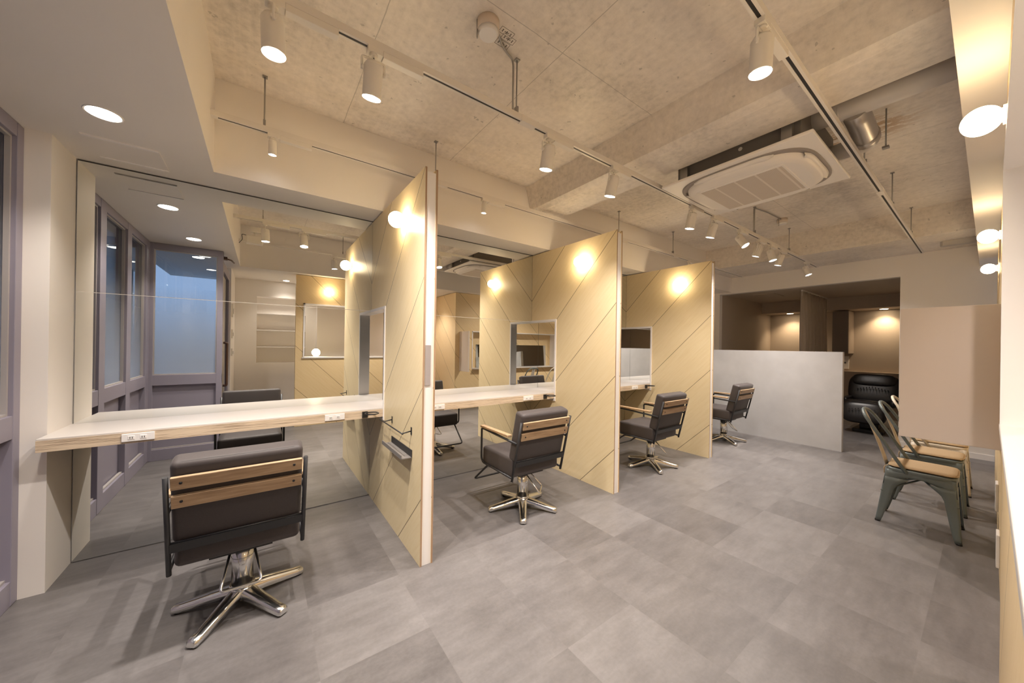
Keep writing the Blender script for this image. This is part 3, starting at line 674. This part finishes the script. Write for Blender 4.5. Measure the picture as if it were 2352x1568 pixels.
down(8.80, 1.09, 1.93, 'right warm downlight above the black recliner in the shampoo room', WARMLENS, 17, (1, .74, .46), SD, (.12, 0, -1))

# ------------------------------------------------------------------ air conditioner
ac = thing('air_conditioner', 'white ceiling cassette air conditioner hanging right of the concrete beam', 'air conditioner', (2.81, 1.0, 2.36))
MB().box(-.425, .425, -.435, .435, .010, .030, .006, 3).build('panel', ACW, ac)
box(-.335, .345, -.36, .36, .030, .285, .004).build('body', GREYP, ac)
for sx in (-1, 1):
    for sy in (-1, 1):
        MB().box(sx*.35-.018, sx*.35+.018, sy*.30-.026, sy*.30+.026, .03, .20).cyl((sx*.35, sy*.30, .2), (sx*.35, sy*.30, ZC-2.36), .006, .006, 10).cyl((sx*.35, sy*.30, .205), (sx*.35, sy*.30, .22), .014, .014, 6).build('hanging_bracket', GALV, ac)
def superell(a, b, n, z, m=64): return [Vector((a*math.copysign(abs(math.cos(t))**(2/n), math.cos(t)), b*math.copysign(abs(math.sin(t))**(2/n), math.sin(t)), z)) for t in [2*PI*k/m for k in range(m)]]
def stack(rings, cap=True):
    b = MB(); V = [[b.bm.verts.new(p) for p in r] for r in rings]; m = len(V[0])
    for i in range(len(V)-1):
        for k in range(m): f = b.bm.faces.new((V[i][k], V[i][(k+1) % m], V[i+1][(k+1) % m], V[i+1][k])); f.smooth = True
    if cap: b.bm.faces.new(V[-1])
    return b
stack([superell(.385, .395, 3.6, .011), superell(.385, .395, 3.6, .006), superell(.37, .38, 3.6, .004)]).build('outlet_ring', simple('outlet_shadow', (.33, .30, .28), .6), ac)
stack([superell(.355, .365, 3.4, .006), superell(.352, .362, 3.4, -.012), superell(.335, .345, 3.4, -.026), superell(.31, .32, 3.6, -.033)]).build('cover', ACW, ac)
for k in range(4):
    a = k*PI/2; b = MB(); Rm = Matrix.Rotation(a, 4, 'Z')
    rows = []
    for i in range(13):
        t = -1+2*i/12; L = .235*t; w0 = .050*(1-abs(t)**4)**.5
        rows.append([Rm @ Vector((L, .352+.004-w0*.5, -.016)), Rm @ Vector((L, .352+w0*.15, -.012)), Rm @ Vector((L, .352+w0*.55, .000))])
    b.grid(rows); b.build('louvre', ACW, ac, solid=.004)
MB().box(-.255, .255, -.255, .255, -.037, -.030, .004).build('cover_frame', ACW, ac)
box(-.235, .235, -.24, .24, -.0385, -.036).build('intake_grille', GRILLE, ac)
MB().cyl((-.337, -.05, .12), (-.335, -.05, .12), .012, .012, 14).build('port_cap', PLASTW, ac)

# duct
dc = thing('ventilation_duct', 'grey round duct branching to the air conditioner', 'duct', (2.70, .40, 2.57))
MB().cyl((0, -.36, 0), (0, .42, .01), .052, .052, 28).cyl((0, .12, .001), (0, .126, .001), .0545, .0545, 28).build('main_pipe', DUCT, dc)
MB().tube([(0, .06, -.01), (.10, .06, -.02), (.20, .06, -.03), (.30, .06, -.045), (.345, .065, -.05)], .058, 24).cyl((.30, .06, -.045), (.35, .063, -.05), .064, .064, 28).build('branch_pipe', STEEL, dc)
MB().tube(rounded([(.34, .06, -.05), (.40, .065, -.052), (.40, .17, -.052), (.40, .24, -.055)], .05, 5), .054, 24).build('elbow', DUCT, dc)
MB().cyl((.43, -.01, -.10), (.43, -.01, .135), .004, .004, 8).box(.415, .445, -.025, .005, -.112, -.10).build('hanger_rod', GALV, dc)

# faint ink stamps on the concrete
stp = MB()
for (x, y) in ((.94, 1.378), (.967, 1.403), (.958, 1.442)):
    for q in (-.022, .0, .022): stp.box(x+q-.0025, x+q+.0025, y-.008, y+.008, ZC-.0006, ZC+.001)
    stp.box(x-.012, x+.012, y-.002, y+.002, ZC-.0006, ZC+.001)
    for e in (-.017, .017): stp.box(x-.036, x+.036, y+e-.001, y+e+.001, ZC-.0005, ZC+.001)
    for e in (-.036, .036): stp.box(x+e-.001, x+e+.001, y-.017, y+.017, ZC-.0005, ZC+.001)
stp.build('ink_stamp', simple('faded_ink', (.20, .17, .14), .8), bpy.data.objects['ceiling'])
# smoke detectors with conduit
def smoke(x, y, r, label, pts):
    o = thing('smoke_detector', label, 'smoke detector', (x, y, ZC), 0, 'ceiling smoke detectors')
    MB().cyl((0, 0, -.045), (0, 0, 0), r, r, 28).build('detector_base', CREAM, o)
    MB().cyl((0, 0, -.062), (0, 0, -.045), r*.80, r*.94, 28).build('detector_head', PLASTW, o)
    MB().cyl((-r*.9, .02, -.085), (-r*.9, .02, 0), .004, .004, 8).build('threaded_rod', GALV, o)
    MB().tube(rounded(pts, .03, 4), .0055, 8).build('conduit', GALV, o)
smoke(.84, 1.385, .052, 'round smoke detector on the concrete near the top of the photo', [(.05, .0, -.012), (.12, .06, -.010), (.205, .091, -.012), (.212, .091, -.04), (.212, .091, -.27)])
smoke(4.86, 1.42, .050, 'small far smoke detector behind the air conditioner', [(-.05, 0, -.012), (-.40, .02, -.012), (-.655, .056, -.014), (-.66, .056, -.05), (-.66, .056, -.27)])
o = tag(MB().prism([(-.11, -.05), (.11, -.05), (.13, -.02), (.13, .02), (.11, .05), (-.11, .05), (-.13, .02), (-.13, -.02)], 'z', -.05, 0).build('emergency_light', simple('pale_grey_plastic', (.50, .47, .44), .5), None, (6.05, .20, 2.404)), 'pale eight-sided emergency light under the far beam at the right', 'emergency light'); o.rotation_euler = (0, 0, PI/2)

# ------------------------------------------------------------------ metal chairs and cushions
def make_metal_chair(loc, label, M_, group):
    """stamped sheet metal chair: local +y is the back"""
    c = thing('metal_chair', label, 'chair', loc, 0, group)
    # seat pan with rolled edge
    ring = lambda a, b, z: superell(a, b, 6, z, 40)
    stack([ring(.150, .158, .372), ring(.153, .161, .384), ring(.151, .159, .392), ring(.145, .153, .396), ring(.135, .143, .393)]).build('seat', M_, c)
    corner = {(-1, -1): (-.146, -.152), (1, -1): (.146, -.152), (1, 1): (.146, .152), (-1, 1): (-.146, .152)}
    foot = {(-1, -1): (-.176, -.176), (1, -1): (.176, -.176), (1, 1): (.146, .200), (-1, 1): (-.146, .200)}
    def P(k, t, z0=.380):       # point on the outer leg edge, t = 0 top .. 1 foot
        a, f_ = corner[k], foot[k]; return Vector((a[0]+(f_[0]-a[0])*t, a[1]+(f_[1]-a[1])*t, z0*(1-t)+.006*t))
    # apron: arched panel on each side
    ks = [(-1, -1), (1, -1), (1, 1), (-1, 1)]
    b = MB()
    for i in range(4):
        k0, k1 = ks[i], ks[(i+1) % 4]; rows = []
        for j in range(17):
            u = j/16; top = P(k0, 0)*(1-u) + P(k1, 0)*u; arch = .345 - .070*abs(2*u-1)**2.6
            t = (.380-arch)/.374; lo = P(k0, t)*(1-u) + P(k1, t)*u
            mid = top*.5 + lo*.5
            rows.append([top, mid, lo])
        b.grid(rows)
    b.build('apron', M_, c, solid=.003)
    for k in ks:
        b = MB(); kx = (-k[0], k[1]); ky = (k[0], -k[1]); rows = []
        for j in range(13):
            t = .14 + .86*j/12; p = P(k, t)
            w = .026 + .042*(1-t)**.8 + .055*max(0, (.36-t)/.22)**2
            dx = Vector((-k[0], 0, 0)); dy = Vector((0, -k[1], 0))
            crease = .003*math.sin(PI*max(0, min(1, (t-.25)/.65)))
            rows.append([p + dx*w - dy*.0015, p + dx*w*.62 + dy*(-.0015+crease), p + dx*.010 - dy*.0015, p + dx*.001 + dy*.001, p + dy*.010 - dx*.0015, p + dy*w*.62 + dx*(-.0015+crease), p + dy*w - dx*.0015])
        b.grid(rows); lg = b.build('leg', M_, c, solid=.003)
        p = P(k, 1); q = p + Vector((-k[0]*.010, -k[1]*.010, 0)); MB().cyl((q.x, q.y, 0), (q.x, q.y, .012), .014, .013, 14).build('foot_cap', BLACKP, lg)
    b = MB(); b.tube([P((-1, -1), .42), (0, 0, .325), P((1, 1), .42)], .006, 8); b.tube([P((1, -1), .42), (0, 0, .318), P((-1, 1), .42)], .006, 8); b.build('cross_brace', M_, c)
    hoop = []
    base_y, base_z, top_y, top_z = .055, .375, .285, .765
    pts = [(-.152, base_y, base_z), (-.150, .10, .45), (-.146, .17, .575), (-.138, .225, .67)]
    for j in range(13):
        a = PI - PI*j/12; pts.append((.132*math.cos(a), .240 + .045*math.sin(a), .695 + .070*math.sin(a)))
    pts += [(.138, .225, .67), (.146, .17, .575), (.150, .10, .45), (.152, base_y, base_z)]
    MB().tube(pts, .0105, 10).build('back_hoop', M_, c)
    rows = []
    for j in range(9):
        t = j/8; z = .380 + .380*t; y = .158 + .10*t + .025*t*t; wv = .052 - .018*t
        rows.append([Vector((-wv, y+.004, z)), Vector((-wv*.5, y-.002, z)), Vector((0, y-.004, z)), Vector((wv*.5, y-.002, z)), Vector((wv, y+.004, z))])
    MB().grid(rows).build('back_splat', TOLIXC if M_ is TOLIXC else SPLAT, c, solid=.003)
    return c
SPLAT = simple('lit_splat_tone', (.60, .53, .43), .4)  # cream colour stands for light reflected on the grey-green chairs' splats
MG = 'stamped metal chairs along the plywood wall'
m1 = make_metal_chair((3.69, .268, 0), 'nearest grey-green metal chair with a tan cushion, facing the right wall', TOLIXG, MG)
dup(m1, (4.305, .262, 0), 'second grey-green metal chair, between the nearest one and the cream one', 0)
make_metal_chair((4.915, .258, 0), 'farthest metal chair, cream coloured, behind the two grey-green ones', TOLIXC, MG)
def cushion(x, y, label):
    o = thing('seat_cushion', label, 'cushion', (x, y, .397), 0, 'tan cushions on the metal chairs')
    b = stack([superell(.128, .138, 7, 0, 48), superell(.139, .149, 7, .004, 48), superell(.141, .151, 7, .011, 48), superell(.137, .147, 7, .018, 48), superell(.115, .125, 6, .023, 48), superell(.06, .07, 4, .025, 48)])
    b.build('pad', BURLAP, o)
    q = [v + Vector((random.uniform(-.002, .002), random.uniform(-.002, .002), random.uniform(-.0015, .0015))) for v in superell(.140, .150, 7, .009, 60)]
    MB().tube(q, .0045, 6, True).build('edge_trim', BURLAP, o)
    for s in (-1, 1): MB().tube([(s*.12, .148, .006), (s*.135, .162, .000), (s*.13, .168, -.02), (s*.14, .165, -.05)], .003, 6).build('tie', BURLAP, o)
cushion(3.69, .262, 'tan cushion on the nearest grey-green metal chair'); cushion(4.305, .256, 'tan cushion on the second grey-green metal chair'); cushion(4.915, .252, 'tan cushion on the cream metal chair')

# ------------------------------------------------------------------ shampoo room
rc = thing('shampoo_chair', 'black leather shampoo recliner glimpsed through the opening behind the low wall', 'chair', (7.35, 1.04, 0))
def pad(cx, cy, cz, a, b_, c_, n, rot, u=40, v=20):
    m = MB(); rows = []
    for i in range(v+1):
        ph = -PI/2 + PI*i/v; r = []
        for j in range(u+1):
            th = 2*PI*j/u; f = lambda q, e: math.copysign(abs(q)**e, q)
            r.append(Vector((cx, cy, cz)) + rot @ Vector((a*f(math.cos(ph), .5)*f(math.cos(th), n), b_*f(math.cos(ph), .5)*f(math.sin(th), n), c_*f(math.sin(ph), .6))))
        rows.append(r)
    return m.grid(rows)
bk = pad(.30, 0, .60, .10, .285, .235, .5, Matrix.Rotation(math.radians(20), 3, 'Y')).build('back_pad', LEATHER, rc)
pad(.27, 0, .745, .06, .235, .095, .6, Matrix.Rotation(math.radians(22), 3, 'Y')).build('head_pad', LEATHER, rc)
st = pad(-.02, .03, .37, .25, .235, .085, .55, Matrix.Rotation(math.radians(10), 3, 'Y')).build('seat_pad', LEATHER, rc)
pad(-.28, .03, .30, .08, .235, .155, .55, Matrix.Rotation(math.radians(20), 3, 'Y')).build('leg_pad', LEATHER, rc)
for k in range(11):
    y = -.16 + .032*k; MB().tube([(.165+abs(y)*.1, y, .655-abs(y)*.25), (.148, y*1.02, .60-abs(y)*.2)], [.006, .001], 6).build('tuft_pleat', LEATHER, bk)
    MB().tube([(-.372, y, .385-abs(y)*.2), (-.392, y*1.02, .33-abs(y)*.15)], [.006, .001], 6).build('tuft_pleat', LEATHER, st)
for s in (-1, 1): pad(.06, s*.245, .44, .20, .035, .06, .6, Matrix.Identity(3)).build('side_bolster', LEATHER, rc)
MB().box(-.20, .30, -.16, .16, .0, .045, .01).box(-.08, .14, -.10, .10, .045, .30, .01).build('pedestal', BLACKP, rc)
# curtain
cu = thing('curtain', 'taupe pleated curtain hanging in the shampoo room behind the low wall', 'curtain', (7.65, 1.76, 0))
rows = []
for i in range(15):
    t = i/14; z = 2.125 - 1.95*t; r = []
    for j in range(181):
        u = j/180; x = -.68 + 1.36*u; am = .030*(.55+.45*min(1, t*3)); r.append(Vector((x*(1-.06*math.sin(PI*t)), am*math.sin(u*2*PI*15) + .012*math.sin(u*41+t*3), z)))
    rows.append(r)
MB().grid(rows).build('cloth', CURTAIN, cu, solid=.002)
MB().box(-.70, .72, -.012, .012, 2.128, 2.150).build('curtain_rail', RAILW, cu)
for k in range(16): MB().box(-.68+.09*k-.006, -.68+.09*k+.006, -.012, .012, 2.045, 2.127).build('pleat_tape', CURTAIN, cu)
wc = thing('wall_cabinet', 'pale wall cabinet beside the curtain in the shampoo room', 'cabinet', (8.74, 1.60, 1.14))
box(-.19, .22, -.11, .11, 0, .77, .002).build('carcass', simple('cabinet_taupe', (.36, .30, .25), .55), wc); box(-.21, -.19, -.108, .108, .004, .766, .002).build('cabinet_door', simple('cabinet_front', (.24, .20, .17), .55), wc)
sw = thing('control_panel', 'small white control panel on the ledge wall above the recliner', 'switch', (8.955, 1.60, .95)); box(-.02, .004, -.05, .05, -.10, .14, .004).build('case', PLASTW, sw); box(-.024, -.018, -.008, .012, .0, .03).build('switch_knob', BLACKP, sw)
cp = tag(box(7.0, 7.5, 2.15, 2.45, 2.142, 2.152, .002).build('access_panel', TAUPE), 'taupe access hatch in the shampoo room ceiling', 'hatch')
# entrance wall intercom plates
for k, (z, h) in enumerate(((1.62, .09), (1.30, .06), (1.05, .05))):
    o = thing('intercom_plate', ('highest', 'middle', 'lowest')[k]+' of three small plates on the entrance side wall seen in the near mirror', 'switch', (-.33, -.36, z)); box(0, .018, -.05, .05, -h, h, .003).build('plate', PLASTW, o); box(.018, .021, -.018, .018, -h*.5, h*.3).build('button', simple('grey_button', (.2, .2, .2), .4) if 'grey_button' not in bpy.data.materials else bpy.data.materials['grey_button'], o)

# ------------------------------------------------------------------ building units -> metres
for me in bpy.data.meshes:
    me.transform(Matrix.Scale(S, 4))
for o in C.objects:
    if o.type == 'CAMERA': continue
    o.location = Vector(o.location)*S
    if o.type == 'LIGHT' and o.data.users == 1: o.data.shadow_soft_size *= S
